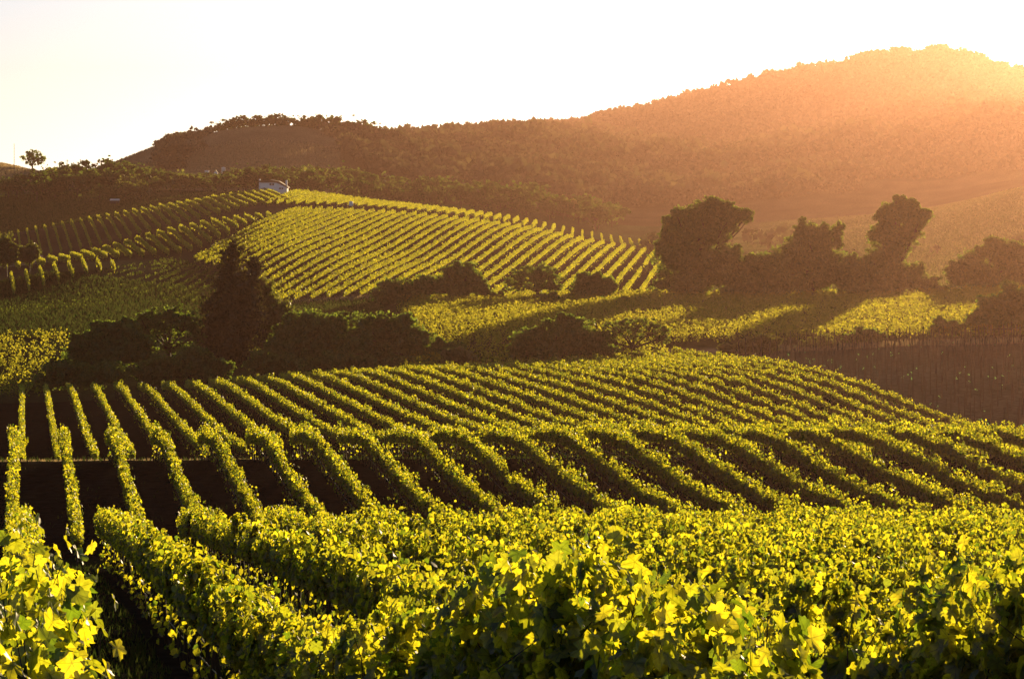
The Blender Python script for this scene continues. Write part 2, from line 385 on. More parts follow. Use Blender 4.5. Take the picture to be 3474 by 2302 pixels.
def vine_row(p, vp, y0, y1, label, group, leaf, dens, h0, h1, wid, detail=0, mat=None, trunks=0, wire=False, shoots=0, low=.06, simple=False, lat=None, ragged=.16, seed=0, gaps=0.0, ends=None, core=.9, clip=None, spur=5.0):
    """one trellised row from depth y0 to y1; lat(Y) optional sideways offset"""
    mat = mat or M_vine
    t = (vp - UC) / F; zone_y0 = y0
    L = (y1 - y0) * math.sqrt(1 + t * t)
    n = max(20, int(L * dens))
    Y = RNG.uniform(y0, y1, n)
    if clip is not None:
        Y = Y[clip(UC + F * (p + t * Y) / Y, Y)]; n = len(Y)
        if n < 40: return None
        y0, y1 = Y.min(), Y.max()
    if gaps > 0:
        Y = Y[vnoise(Y / 1.7 + seed * 3.1, np.full(len(Y), p), 21) > gaps]; n = len(Y)
    along = np.array([t, 1.0]) / math.sqrt(1 + t * t); side = np.array([along[1], -along[0]])
    # leaves ride on upright shoots of uneven length and lean
    ns_ = max(8, int((y1 - y0) * spur)); sy = RNG.uniform(y0, y1, ns_); weak = vnoise(sy / 1.6, np.full(ns_, p * 3.3), 31)
    stop = h1 + ragged * RNG.normal(0, .75, ns_) + ragged * 1.5 * (weak - .5); slean = RNG.normal(0, .22, ns_); slat = RNG.normal(0, .18, ns_)
    si = np.clip(np.searchsorted(np.sort(sy), Y), 0, ns_ - 1); si = np.argsort(sy)[si]
    q = RNG.random(n) ** .8
    top = stop[si]; hz = h0 + (top - h0) * q
    lo = RNG.random(n) < low
    hz = np.where(lo, RNG.uniform(.08, h0 + .1, n), hz)
    Y = np.clip(np.where(lo, Y, sy[si] + slean[si] * (hz - h0) + RNG.normal(0, .35 / spur, n)), y0 - .1, y1 + .1)
    prof = wid * np.sqrt(np.clip(1 - ((q - .4) / .72) ** 2, .12, 1)) 
    a = RNG.uniform(-1, 1, n); a = np.sign(a) * np.abs(a) ** .55
    off = a * prof * (.7 + .6 * vnoise(Y / .5, np.full(n, p * 2.1), 33)) + slat[si] * np.clip(hz - h0, 0, 1) * .5; off = np.where(lo, off * .6, off)
    X = p + t * Y + side[0] * off; YY = Y + side[1] * off
    Z = H(X, YY) + hz
    N = np.stack([side[0] * np.sign(off), side[1] * np.sign(off), np.full(n, .35)], 1) + RNG.normal(0, .75, (n, 3))
    sz = leaf * RNG.uniform(.65, 1.25, n) * np.where(q > .85, .8, 1)
    C = np.stack([X, YY, Z], 1)
    yb = (y0 + y1) / 2; base = np.array([p + t * yb, yb, float(H(p + t * yb, yb))])
    # the shaded inner leaves
    m = int(n * core); Yc = RNG.uniform(y0, y1, m); tc = h1 - .34 + ragged * 1.5 * (vnoise(Yc / 1.6, np.full(m, p * 3.3), 31) - .5)
    oc = RNG.uniform(-.45, .45, m) * wid; Xc = p + t * Yc + side[0] * oc; Yd = Yc + side[1] * oc
    C = np.concatenate([C, np.stack([Xc, Yd, H(Xc, Yd) + RNG.uniform(h0 + .05, np.maximum(tc, h0 + .1))], 1)])
    sz = np.concatenate([sz, leaf * RNG.uniform(1.5, 2.0, m)]); N = np.concatenate([N, np.stack([np.full(m, side[0]), np.full(m, side[1]), np.zeros(m)], 1) + RNG.normal(0, .5, (m, 3))])
    if detail == 2:
        nr = C[:, 1] < 36; nr[n:] = False; md = (C[:, 1] < 60) & ~nr; fa = ~nr & ~md
        VV, PP, o0, VN = [], [], 0, []
        for msk, dt in ((nr, 2), (md, 1), (fa, 0)):
            if msk.any():
                v_, p_ = leaves(C[msk] - base, sz[msk], N[msk], dt); VV.append(v_); PP += [q_ + o0 for q_ in p_]; o0 += len(v_); VN.append(np.tile(np.concatenate([[1.], LV]), int(msk.sum())) if dt == 2 else np.zeros(len(v_)))
        V, Pq = np.concatenate(VV), PP
    else:
        V, Pq = leaves(C - base, sz, N, detail)
    me = mesh('foliage', V, Pq, mat)
    if detail == 2:
        me.attributes.new('vein', 'FLOAT', 'POINT').data.foreach_set('value', np.concatenate(VN).astype(np.float32))
    if simple:
        o = obj('vine_row', me, None, base); return tag(o, label, 'vine row', group)
    root = empty('vine_row', base); tag(root, label, 'vine row', group)
    obj('foliage', me, root)
    if shoots:
        for y in np.sort(RNG.uniform(y0, min(y1, y0 + 16), min(88, int(16 * shoots)))):
            so = RNG.normal(0, wid * .45); px = p + t * y + side[0] * so; py = y + side[1] * so
            hh = h1 + RNG.uniform(-.45, .08) - h0; w = RNG.normal(0, .06, (4, 3)); w[:, 2] = 0
            V, Qd = tubes([np.array([(0, 0, hh * k / 3.0) for k in range(4)]) + w * np.array([0, .5, 1, 1.6])[:, None]], [[.006, .005, .004, .002]], 4)
            obj('cane', mesh('cane', V, [Qd], M_wood), root, (px - base[0], py - base[1], float(H(px, py)) + h0 - base[2]))
    if wire:
        ys = np.linspace(y0, y1, max(4, int(L / 3))); px = p + t * ys
        ps = [np.stack([px, ys, H(px, ys) + hgt], 1) - base for hgt in (.45,)]
        V, Qd = tubes(ps, [[.012] * len(ys)], 4)
        obj('wire', mesh('wire', V, [Qd], M_wire), root)
    if trunks:
        tm = trunk_mesh(0)
        ty = np.arange(y0 + .5, y1, trunks)[:95]
        for y in ty:
            x = p + t * y
            o = obj('trunk', tm, root, (x - base[0], y - base[1], float(H(x, y)) - base[2]))
            o.rotation_euler = (RNG.normal(0, .04), RNG.normal(0, .04), RNG.uniform(0, 6.28)); o.scale = (1, 1, h0 / .95 * RNG.uniform(1.0, 1.25))
    if ends:
        x = p + t * ends[0] + ends[2]; y = ends[0]; z = float(H(x, y))
        V, Qd = tubes([[(0, 0, -.3), (0, 0, ends[1] * .5), (0.01, 0, ends[1])]], [[.055, .052, .05]], 8)
        V2 = np.array([V[-8:].mean(0)]); n0 = len(V)
        V = np.concatenate([V, V2]); T = np.stack([np.arange(n0 - 8, n0), np.roll(np.arange(n0 - 8, n0), -1), np.full(8, n0)], 1)
        obj('end_post', mesh('end_post', V, [Qd, T], M_stake, False), root, (x - base[0], y - base[1], z - base[2]))
    return root

VPN = 74.0
# A: the slope the camera stands on
for k in range(0, 13):
    p = 2.6 * k
    y0 = max(8.7 if k == 0 else 8.3, p * F / 3640.0)
    y1 = 90 + RNG.uniform(-.6, .6)
    nm = ['tall vine row rising in the lower left corner with big yellow leaves',
          'vine row sweeping across the whole foreground with large sunlit yellow leaves'][k] if k < 2 else f'vine row on the near slope, {ordinal(k + 1)} from the left, in the yellow canopy'
    ym = min(34.0, y1)
    # a single row: near stretch with lobed leaves, the far stretch simpler, both in the row's one foliage mesh
    vine_row(p, VPN, y0, y1, nm, 'vine rows on the near slope', .118, 300 if k < 3 else (240 if k < 6 else 190), 1.02 if k else .1, 1.78 if k else 1.88, .27, 2 if k < 4 else 1,
             trunks=1.5, wire=True, shoots=7 if k < 3 else 0, low=.05, ragged=.11 if k < 2 else .18, ends=(8.5, 1.85, -.16) if k == 0 else None)
# B: the knoll below it
for k in range(0, 23):
    p = 2.6 * k - .4 + .05 * (k % 3)
    y0 = max(114, p * F / 3700.0)
    if y0 > 152: continue
    vine_row(p, VPN, y0, 159.5 + RNG.uniform(-.4, .4), f'vine row on the middle knoll, {ordinal(k + 1)} from the left, climbing to the dirt track', 'vine rows on the middle knoll',
             .15, 138, .92, 1.70, .22, 0, trunks=1.5, wire=True, low=.045, ragged=.24)
# C: the rounded field beyond the track
for k in range(-1, 30):
    p = 2.5 * k
    y0 = max(192, p * F / 3700.0)
    y1 = 303 if k < 18 else 303 + (k - 18) * 1.2
    yt = 192
    vine_row(p, VPN, y0, y1, f'vine row of the rounded field past the dirt track, {ordinal(k + 2)} from the left' if k < 29 else 'last vine row of the rounded field, bordering the bare soil with stakes', 'vine rows of the rounded field',
             .18, 92, 1.0, 1.64, .19, 0, trunks=2.4, low=.02, ragged=.2)
# D: flat valley field, rows running across the view
def across_rows():
    ang = rad(78); d = np.array([math.sin(ang), math.cos(ang)])          # along the rows
    nrm = np.array([-d[1], d[0]])
    for k in range(0, 64):
        c0 = 304 + k * 2.55
        s0, s1 = -75, 90
        n = int((s1 - s0) * 20)
        s = np.round(RNG.uniform(s0, s1, n) / 1.9) * 1.9 + RNG.uniform(0, 1.9) + RNG.normal(0, .40, n); o_ = RNG.normal(0, .22, n)
        X = d[0] * s + nrm[0] * o_; Y = c0 + d[1] * s + nrm[1] * o_
        u = UC + F * X / Y; pp = (u - 74) * Y / F
        lim = 462 - np.clip(2200 - u, 0, 900) * .022
        ok = (Y > 303) & (Y < lim) & (u > -150) & (u < 3650) & ~((pp > 73) & (Y < 333))
        ok &= (u > 1335 + 70 * vnoise(Y / 9, Y * 0, 9)) | ((Y < 378) & (u < 95 + (Y - 305) * 2.2 + 40 * vnoise(Y / 5, Y * 0, 9)))
        ok &= (u > 1000) | (vnoise(X / 2.2, Y / 1.2, 19) > .5)
        X, Y = X[ok], Y[ok]; n = len(X)
        if n < 60: continue
        hz = .35 + 1.15 * RNG.random(n) ** .8 + .35 * (vnoise(X / .8, Y / .8, 41) - .5)
        base = np.array([X.mean(), Y.mean(), float(H(X.mean(), Y.mean()))])
        C = np.stack([X, Y, H(X, Y) + hz], 1) - base
        V, Pq = leaves(C, .27 * RNG.uniform(.6, 1.25, n), RNG.normal(0, 1, (n, 3)) + np.array([0, -.4, .2]), 0)
        tag(obj('vine_row', mesh('foliage', V, Pq, M_valley), None, base), f'vine row across the flat valley field, {ordinal(k + 1)} back from its near edge', 'vine row', 'vine rows of the flat valley field')
across_rows()
# E: the long rows of the hillside behind the valley, front stretch and the band over the rise
VPE = 2420.0
for k in range(0, 39):
    p = -(9 + 2.62 * k)
    # the row starts at the lower edge of its field
    y0 = 452 if k < 24 else 452 + (k - 24) * 2.0
    if k >= 33: y0 = 430 - (k - 33) * 4
    ym = y0 if k < 27 else 498 + (k - 27) * 6
    if k <= 36:
        vine_row(p, VPE, ym, 713, f'vine row running up the sunlit hillside, {ordinal(k + 1)} from its right end', 'long vine rows of the sunlit hillside',
                 .27, 21, .92, 1.62, .15, 0, M_vine_far, simple=True, spur=2.2, low=.03, ragged=.2, seed=k, gaps=.06, clip=lambda U, Y: U > 725 + (Y - 590) * 1.75)
    if k >= 27:
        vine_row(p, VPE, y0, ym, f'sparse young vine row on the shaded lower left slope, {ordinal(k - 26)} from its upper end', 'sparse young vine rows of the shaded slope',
                 .28, 5, .2, .95, .2, 0, M_young_shaded, simple=True, spur=2.2, low=.03, ragged=.22, seed=k, gaps=.0, clip=lambda U, Y: (U > 540) | (Y < 446))
VPR = 2000.0
for k in range(0, 41):
    p = 19 - 2.62 * k
    u = VPR + F * p / 820
    if u < 985: break
    yc = np.interp(u, [900, 1300, 1700, 2200], [838, 830, 810, 784])
    vine_row(p, VPR, yc - 52 - 28 * float(np.clip((1500 - u) / 400, 0, 1)), yc + 9, f'vine row in the band over the rise, {ordinal(k + 1)} from its right end', 'vine rows in the band over the rise',
             .28, 20, .8, 1.7, .17, 0, M_vine_far, simple=True, spur=2.2, low=.03, ragged=.18, seed=k, gaps=.05)
# F, M, G: the three left fields, one above the other
VPL = -60.0
for k in range(1, 40):
    p = 2.62 * k
    u = VPL + F * p / 838
    if u > 935: break
    vine_row(p, VPL, 752 if u < 700 else 752 + (u - 700) * .12, 843, f'vine row up the highest left slope below the white house, {ordinal(k)} from the left', 'vine rows of the highest left slope',
             .27, 22, .65, 1.75, .17, 0, M_vine_far, simple=True, spur=2.2, low=.05, seed=k)
for k in range(2, 40):
    p = 2.62 * k
    u = VPL + F * p / 672
    if u > 930: break
    vine_row(p, VPL, 600 + max(0, (u - 560)) * .2, 682, f'vine row arching over the middle left slope, {ordinal(k - 1)} from the left', 'vine rows of the middle left slope',
             .27, 22, .65, 1.75, .17, 0, M_vine_far, simple=True, spur=2.2, low=.05, seed=k)
for k in range(1, 12):
    p = 2.62 * k * 1.0
    u = VPL + F * p / 515
    if u > 430: break
    vine_row(p, VPL, 462 + k * 5, 521, f'short vine row on the lowest left slope, {ordinal(k)} from the left', 'short vine rows of the lowest left slope',
             .26, 24, .6, 1.75, .17, 0, M_vine_far, simple=True, spur=2.2, low=.05, seed=k)
#--TREES-->
# ------------------------------------------------------------------ trees
def crown_points(lobes, n, clump=.24, shell=(.62, 1.0), per=26):
    """leaf positions gathered in clumps over the lobes (cx,cy,cz,rx,ry,rz)"""
    L = np.array(lobes, float)
    wgt = (L[:, 3] * L[:, 5]) ** .9; wgt /= wgt.sum()
    m = max(6, n // per)
    li = RNG.choice(len(L), m, p=wgt)
    d = unit(RNG.normal(0, 1, (m, 3)) + (0, 0, .25))
    r = RNG.uniform(shell[0], shell[1], (m, 1)) * np.where(RNG.random((m, 1)) < .22, RNG.uniform(1.05, 1.28, (m, 1)), 1)
    cc = L[li, :3] + d * r * L[li, 3:]
    cr = clump * np.minimum(L[li, 3], L[li, 5]) * RNG.uniform(.6, 1.3, m)
    ci = RNG.integers(0, m, n)
    P = cc[ci] + RNG.normal(0, .55, (n, 3)) * cr[ci][:, None] * np.array([1.15, 1.15, .8])
    return P, cc

def build_tree(name, label, cat, group, u, Y, lobes_px, leaf, n, mat, tr=.3, core=.35, clump=.24, limbs=8, depth=.9, vmax=None, bare=0, kind_shell=(.62, 1.0)):
    """a tree standing at image column u and depth Y; crown lobes given as (u, v, ru, rv) seen from the camera, turned into metres at Y"""
    b = at(u, Y); k = Y / F
    lo = []
    for (lu, lv, ru, rv) in lobes_px:
        lo.append(((lu - UC) * k - b[0], RNG.uniform(-.25, .25) * ru * k, (VH - lv) * k - b[2], ru * k, ru * k * depth, rv * k))
    if core >= .25:                     # smaller boughs break up the outline
        for l in list(lo):
            for _ in range(3):
                a_ = RNG.uniform(-.4, math.pi + .4); f_ = RNG.uniform(.28, .45)
                lo.append((l[0] + math.cos(a_) * l[3] * .85, l[1] + RNG.uniform(-.5, .5) * l[4], l[2] + math.sin(a_) * l[5] * .85, l[3] * f_, l[4] * f_, l[5] * f_))
    root = empty(name, b); tag(root, label, cat, group)
    P, cc = crown_points(lo, n, clump, kind_shell)
    N = RNG.normal(0, 1, (n, 3)) + (0, 0, .5)
    s = leaf * RNG.uniform(.6, 1.3, n)
    if core > 0:
        L = np.array(lo); nc = int(n * core); li = RNG.choice(len(L), nc, p=(L[:, 3] * L[:, 5]) / (L[:, 3] * L[:, 5]).sum())
        q = unit(RNG.normal(0, 1, (nc, 3))) * (RNG.random((nc, 1)) ** .5) * .72
        P = np.concatenate([P, L[li, :3] + q * L[li, 3:]]); N = np.concatenate([N, RNG.normal(0, 1, (nc, 3))]); s = np.concatenate([s, leaf * 1.9 * RNG.uniform(.7, 1.3, nc)])
    keep = P[:, 2] > .05
    V, Q = leaves(P[keep], s[keep], N[keep], 0)
    obj('crown', mesh('crown', V, Q, mat), root)
    L = np.array(lo); top = L[L[:, 2].argmax()]
    fork = np.array([top[0] * .3, 0, max(.6, (L[:, 2] - L[:, 5]).min() * .5 + top[2] * .25)])
    paths = [np.array([(0, 0, -.4), fork * (.5, .5, .5) + (tr * .3, 0, 0), fork, (fork + top[:3]) / 2, top[:3] + (0, 0, top[5] * .3)])]
    rr = [[tr * 1.25, tr, tr * .85, tr * .5, tr * .15]]
    for l in lo[:len(lobes_px)]:
        c = np.array(l[:3]); mid = (fork + c) / 2 + RNG.normal(0, .08, 3) * l[3]
        paths.append(np.array([fork * (1, 1, .85), mid, c])); rr.append([tr * .6, tr * .4, tr * .22])
    pick = RNG.choice(len(cc), min(limbs * 3, len(cc)), replace=False)
    for i in pick:
        c = cc[i]; j = ((L[:, :3] - c) ** 2).sum(1).argmin(); s0 = L[j, :3]
        s1 = fork * .35 + s0 * .65
        paths.append(np.array([s1, (s1 + c) / 2 + RNG.normal(0, .12, 3) * L[j, 3] * .5, c])); rr.append([tr * .26, tr * .17, tr * .07])
    V, Q = tubes(paths, rr, 6)
    obj('trunk', mesh('trunk', V, [Q], M_wood, True), root)
    return root

GL = 'trees and shrubs in the hollow behind the rounded field'
T_ = build_tree
T_('cypress_tree', 'tallest dark cypress-like tree, twin pointed tops, in the hollow at left', 'tree', GL, 770, 338,
   [(785, 880, 42, 60), (775, 960, 62, 80), (745, 1060, 78, 95), (860, 915, 32, 55), (850, 1000, 55, 90), (815, 1090, 95, 90), (770, 1190, 100, 90), (715, 1130, 45, 60), (790, 840, 18, 26)], .30, 12500, M_conifer, .35, .24, .2, 8, .9)
T_('poplar_tree', 'loose paler green tree just right of the tall dark cypress', 'tree', GL, 925, 346,
   [(905, 1000, 48, 60), (935, 1060, 62, 60), (900, 1110, 70, 60), (985, 1090, 50, 45), (930, 1170, 80, 50)], .36, 6500, M_bright, .25, .15, .2, 10)
T_('oak_tree', 'broad round dark oak, left one of the pair right of the cypress', 'tree', GL, 1080, 332,
   [(1050, 1110, 90, 62), (1000, 1180, 90, 62), (1110, 1140, 80, 62), (1080, 1220, 110, 60), (985, 1130, 50, 40)], .36, 9500, M_tree, .35, .5, .22, 8)
T_('oak_tree', 'broad round dark oak, right one of the pair, beside the lit valley vines', 'tree', GL, 1310, 328,
   [(1270, 1115, 85, 55), (1350, 1125, 80, 60), (1230, 1180, 90, 60), (1400, 1180, 85, 62), (1310, 1210, 120, 60), (1440, 1225, 50, 45)], .36, 11000, M_tree, .35, .5, .22, 8)
T_('oak_tree', 'spreading oak with open trunks showing, left of the dark cypress', 'tree', GL, 570, 336,
   [(520, 1078, 55, 30), (580, 1068, 55, 30), (640, 1095, 50, 32), (480, 1105, 35, 28), (560, 1110, 90, 30), (670, 1140, 30, 30), (600, 1180, 60, 28)], .30, 6000, M_tree, .26, .1, .22, 22)
T_('oak_tree', 'dark bushy oak with lit crest at the left of the hollow', 'tree', GL, 380, 330,
   [(360, 1130, 75, 38), (430, 1120, 60, 35), (300, 1165, 65, 45), (390, 1200, 110, 70), (270, 1230, 60, 60), (480, 1190, 60, 60)], .34, 9500, M_tree, .3, .5, .22, 8)
T_('shrub', 'low dark thicket at the foot of the spreading oak', 'shrub', GL, 620, 322,
   [(560, 1250, 70, 45), (650, 1230, 70, 50), (720, 1260, 70, 45), (500, 1270, 60, 40)], .32, 5500, M_tree, .1, .5, .25, 4)
T_('shrub', 'low dark thicket below the bushy oak at far left', 'shrub', GL, 240, 318,
   [(210, 1270, 70, 50), (300, 1280, 70, 45), (150, 1310, 50, 40), (380, 1270, 60, 40)], .32, 5000, M_tree, .1, .5, .25, 4)
T_('shrub', 'small pale green shrub at the right end of the dark oaks', 'shrub', GL, 1545, 312,
   [(1520, 1215, 32, 26), (1565, 1208, 36, 28), (1600, 1222, 26, 20)], .28, 2200, M_bright, .06, .3, .3, 4)
T_('shrub', 'small dark shrub between the round oak and the pale shrub', 'shrub', GL, 1500, 322,
   [(1495, 1170, 30, 22), (1540, 1185, 40, 24)], .28, 1600, M_tree, .06, .4, .3, 4)
T_('shrub', 'dark undergrowth along the foot of the two round dark oaks', 'shrub', GL, 1180, 322,
   [(900, 1240, 60, 45), (980, 1250, 60, 45), (1060, 1255, 70, 40), (1150, 1240, 70, 45), (1240, 1250, 70, 40), (1340, 1250, 70, 36), (1430, 1245, 50, 32)], .34, 8000, M_tree, .1, .5, .25, 4)
T_('oak_tree', 'dark oak filling the gap between the two round dark oaks', 'tree', GL, 1185, 336,
   [(1175, 1105, 60, 42), (1130, 1150, 60, 45), (1215, 1150, 60, 50)], .36, 4500, M_tree, .25, .4, .22, 6)
GV = 'trees and shrubs along the edges of the flat valley field'
T_('oak_tree', 'large dense two-humped oak in front of the flat valley field', 'tree', GV, 1900, 316,
   [(1920, 1130, 95, 56), (1990, 1165, 85, 50), (1800, 1160, 75, 48), (1860, 1180, 110, 50), (2050, 1195, 55, 36), (1760, 1195, 45, 36), (1930, 1085, 38, 26)], .32, 11500, M_tree, .32, .5, .2, 8)
T_('oak_tree', 'open oak with bare dark branches, right of the two-humped oak', 'tree', GV, 2140, 320,
   [(2090, 1110, 60, 24), (2160, 1102, 62, 24), (2225, 1120, 42, 24), (2250, 1150, 25, 20), (2120, 1130, 70, 20), (2070, 1160, 30, 25)], .26, 4200, M_tree, .24, 0, .25, 34)
GE = 'trees and shrubs at the foot of the sunlit hillside'
T_('oak_tree', 'dark oak with forked trunks at the foot of the hillside, left end', 'tree', GE, 1530, 436,
   [(1570, 925, 60, 38), (1510, 965, 65, 38), (1610, 960, 45, 34), (1450, 975, 50, 40), (1560, 985, 60, 30), (1640, 985, 25, 22)], .38, 7000, M_tree, .3, .3, .22, 16)
T_('shrub', 'wide dark shrub left of the forked oak', 'shrub', GE, 1350, 440,
   [(1340, 985, 60, 40), (1400, 1000, 60, 40), (1300, 1010, 40, 36), (1370, 1030, 90, 30)], .4, 5500, M_tree, .15, .5, .22, 4)
T_('oak_tree', 'wide open oak with twisted branches against lit vines', 'tree', GE, 1815, 438,
   [(1790, 930, 55, 28), (1845, 925, 48, 28), (1750, 960, 35, 28), (1880, 960, 30, 30), (1820, 965, 60, 24)], .34, 4600, M_tree, .3, .05, .25, 30)
T_('shrub', 'round dark bush right of the open oak', 'shrub', GE, 2010, 440,
   [(1990, 980, 55, 48), (2040, 975, 48, 45), (2010, 1010, 80, 34)], .4, 6000, M_tree, .15, .55, .2, 4)
T_('shrub', 'small shrub between the forked oak and the open oak', 'shrub', GE, 1690, 438,
   [(1680, 1020, 40, 30), (1720, 1035, 45, 25)], .36, 2200, M_tree, .08, .4, .3, 4)
T_('shrub', 'low hazy hedge below the open oak and round bush', 'shrub', GE, 1900, 428,
   [(1790, 1035, 60, 22), (1870, 1020, 60, 26), (1950, 1035, 60, 22), (2050, 1032, 60, 20), (2150, 1025, 60, 18)], .34, 5500, M_tree, .08, .5, .3, 3)
GB = 'big dark trees at the far side of the flat valley field'
T_('bay_tree', 'massive dark tree with its crown leaning right, leftmost of the big trees', 'tree', GB, 2350, 452,
   [(2395, 722, 75, 52), (2460, 728, 65, 40), (2510, 735, 40, 26), (2330, 770, 80, 65), (2420, 790, 75, 60), (2540, 722, 22, 14), (2470, 770, 35, 30), (2300, 870, 80, 80), (2380, 890, 85, 80), (2330, 960, 105, 60), (2270, 830, 40, 60)], .42, 17000, M_tree, .5, .5, .17, 8)
T_('bay_tree', 'broad dark tree with knobbly top, middle of the big trees', 'tree', GB, 2760, 455,
   [(2725, 790, 42, 45), (2790, 815, 60, 55), (2845, 790, 22, 38), (2700, 860, 70, 60), (2800, 890, 80, 70), (2740, 950, 130, 60), (2860, 930, 50, 70)], .42, 12500, M_tree, .4, .5, .18, 8)
T_('bay_tree', 'tall dark tree leaning right above the others, rightmost of the three tall ones', 'tree', GB, 3030, 455,
   [(3050, 715, 55, 48), (3095, 735, 50, 48), (3010, 780, 58, 65), (3140, 735, 24, 24), (3085, 790, 50, 45), (3030, 830, 55, 50), (3010, 880, 70, 70), (3050, 950, 80, 55), (3060, 690, 40, 30)], .42, 13500, M_tree, .42, .5, .18, 8)
T_('shrub', 'dark thicket filling the gap between the massive and the broad tree', 'shrub', GB, 2560, 450,
   [(2500, 930, 90, 70), (2600, 910, 80, 60), (2640, 960, 80, 50), (2480, 870, 50, 45), (2560, 980, 110, 36)], .42, 9500, M_tree, .15, .5, .22, 4)
T_('shrub', 'dark thicket filling the gap between the broad and the tall right tree', 'shrub', GB, 2930, 450,
   [(2900, 930, 60, 60), (2960, 920, 60, 60), (2930, 970, 90, 45)], .42, 5500, M_tree, .15, .5, .22, 4)
T_('shrub', 'hazy shrub under the right side of the tall leaning tree', 'shrub', GB, 3130, 458,
   [(3110, 940, 40, 45), (3150, 965, 45, 30), (3180, 985, 50, 20)], .38, 3000, M_tree, .1, .3, .24, 4)
T_('oak_tree', 'rounded dark tree clump at the right edge beyond the valley field', 'tree', GB, 3350, 462,
   [(3390, 860, 75, 55), (3300, 900, 70, 55), (3440, 880, 70, 60), (3250, 940, 45, 45), (3360, 940, 120, 50), (3480, 920, 60, 70)], .42, 13000, M_tree, .35, .5, .2, 6)
GR = 'bushes by the bare field of stakes'
T_('oak_tree', 'big dark bush at the right edge above the bare field of stakes', 'tree', GR, 3400, 338,
   [(3430, 1010, 62, 45), (3370, 1055, 62, 48), (3440, 1080, 75, 60), (3320, 1095, 45, 40), (3390, 1110, 80, 32), (3490, 1050, 45, 70)], .32, 12000, M_tree, .25, .45, .2, 10)
T_('shrub', 'smaller bush left of the big dark bush by the stakes', 'shrub', GR, 3210, 336,
   [(3200, 1105, 40, 26), (3240, 1115, 36, 26), (3170, 1120, 22, 18)], .3, 2600, M_tree, .1, .25, .25, 8)
T_('shrub', 'spreading grey-green bush at the edge of the lit valley vines', 'shrub', GR, 2560, 322,
   [(2540, 1170, 50, 26), (2600, 1160, 45, 26), (2480, 1190, 50, 22), (2570, 1200, 80, 18), (2430, 1205, 30, 14)], .3, 4200, M_bright, .1, .25, .25, 10)
T_('shrub', 'thin pale bush in the middle of the hedge by the stakes', 'shrub', GR, 2770, 326,
   [(2740, 1170, 36, 22), (2800, 1160, 40, 24), (2700, 1185, 28, 18), (2770, 1188, 60, 14)], .26, 2200, M_bright, .08, .05, .28, 12)
T_('shrub', 'dark bush right of the thin pale bush by the stakes', 'shrub', GR, 2940, 330,
   [(2930, 1135, 42, 24), (2975, 1140, 30, 20), (2890, 1150, 32, 18), (2940, 1158, 50, 16)], .28, 2800, M_tree, .1, .25, .25, 8)
GW = 'willows by the left edge'
T_('willow_tree', 'yellow-green willow at the left edge, taller of the two', 'tree', GW, 22, 560,
   [(18, 830, 34, 36), (-12, 850, 36, 36), (40, 860, 26, 32), (10, 880, 46, 26)], .4, 3200, M_bright, .2, .3, .22, 5)
T_('willow_tree', 'yellow-green willow beside the left edge, smaller of the two', 'tree', GW, 98, 565,
   [(108, 850, 24, 28), (78, 860, 22, 26), (95, 878, 34, 20)], .38, 1900, M_bright, .15, .3, .25, 5)
T_('shrub', 'small pale bush behind the rise of the lit hillside', 'shrub', None, 1195, 868,
   [(1188, 648, 12, 16), (1210, 652, 10, 14), (1198, 664, 18, 10)], .45, 700, M_bright, .1, .3, .3, 3)
T_('oak_tree', 'lone oak standing by itself on the small grassy hill at far left', 'tree', None, 108, 1135,
   [(90, 535, 22, 20), (115, 522, 26, 16), (135, 540, 18, 18), (110, 548, 36, 12)], .6, 1500, M_tree, .35, .05, .3, 12)

# ---- far oaks: a few models, copied
def proto(seed, flat, mat, leaf=.13, n=520):
    rs = np.random.default_rng(seed)
    lo = [(rs.normal(0, .22), rs.normal(0, .22), .62 + rs.normal(0, .1) * (1 - flat), rs.uniform(.24, .34), rs.uniform(.24, .34), rs.uniform(.18, .28) * (1.2 - flat * .5)) for _ in range(5)]
    P, cc = crown_points(lo, n, .3, per=18)
    P = np.concatenate([P, RNG.normal(0, .18, (n // 4, 3)) + (0, 0, .55)]); m = len(P)
    V, Q = leaves(P, leaf * RNG.uniform(.6, 1.3, m), RNG.normal(0, 1, (m, 3)) + (0, 0, .4), 0)
    crown = mesh('crown', V, Q, mat)
    paths = [np.array([(0, 0, -.1), (.01, 0, .2), (0, 0, .42)])] + [np.array([(0, 0, .3), (c[0] * .6, c[1] * .6, c[2] * .75), c]) for c in cc[:7]]
    V, Q = tubes(paths, [[.035, .03, .022]] + [[.018, .012, .005]] * 7, 5)
    return crown, mesh('trunk', V, [Q], M_wood, True)
PR = [proto(i, f, M_oakfar) for i, f in enumerate((0, .3, .6, .1, .5, .8))]
PRB = [proto(20 + i, .3, M_bright) for i in range(2)]
def far_tree(u, Y, h, w, label, group, bright=False, up=0.0):
    b = at(u, Y); b[2] += up
    root = empty('oak_tree', b); tag(root, label, 'tree', group)
    c, t = (PRB if bright else PR)[RNG.integers(0, 2 if bright else 6)]
    rz = RNG.uniform(0, 6.28)
    for nm, me in (('crown', c), ('trunk', t)):
        o = obj(nm, me, root); o.scale = (w, w, h); o.rotation_euler = (0, 0, rz)
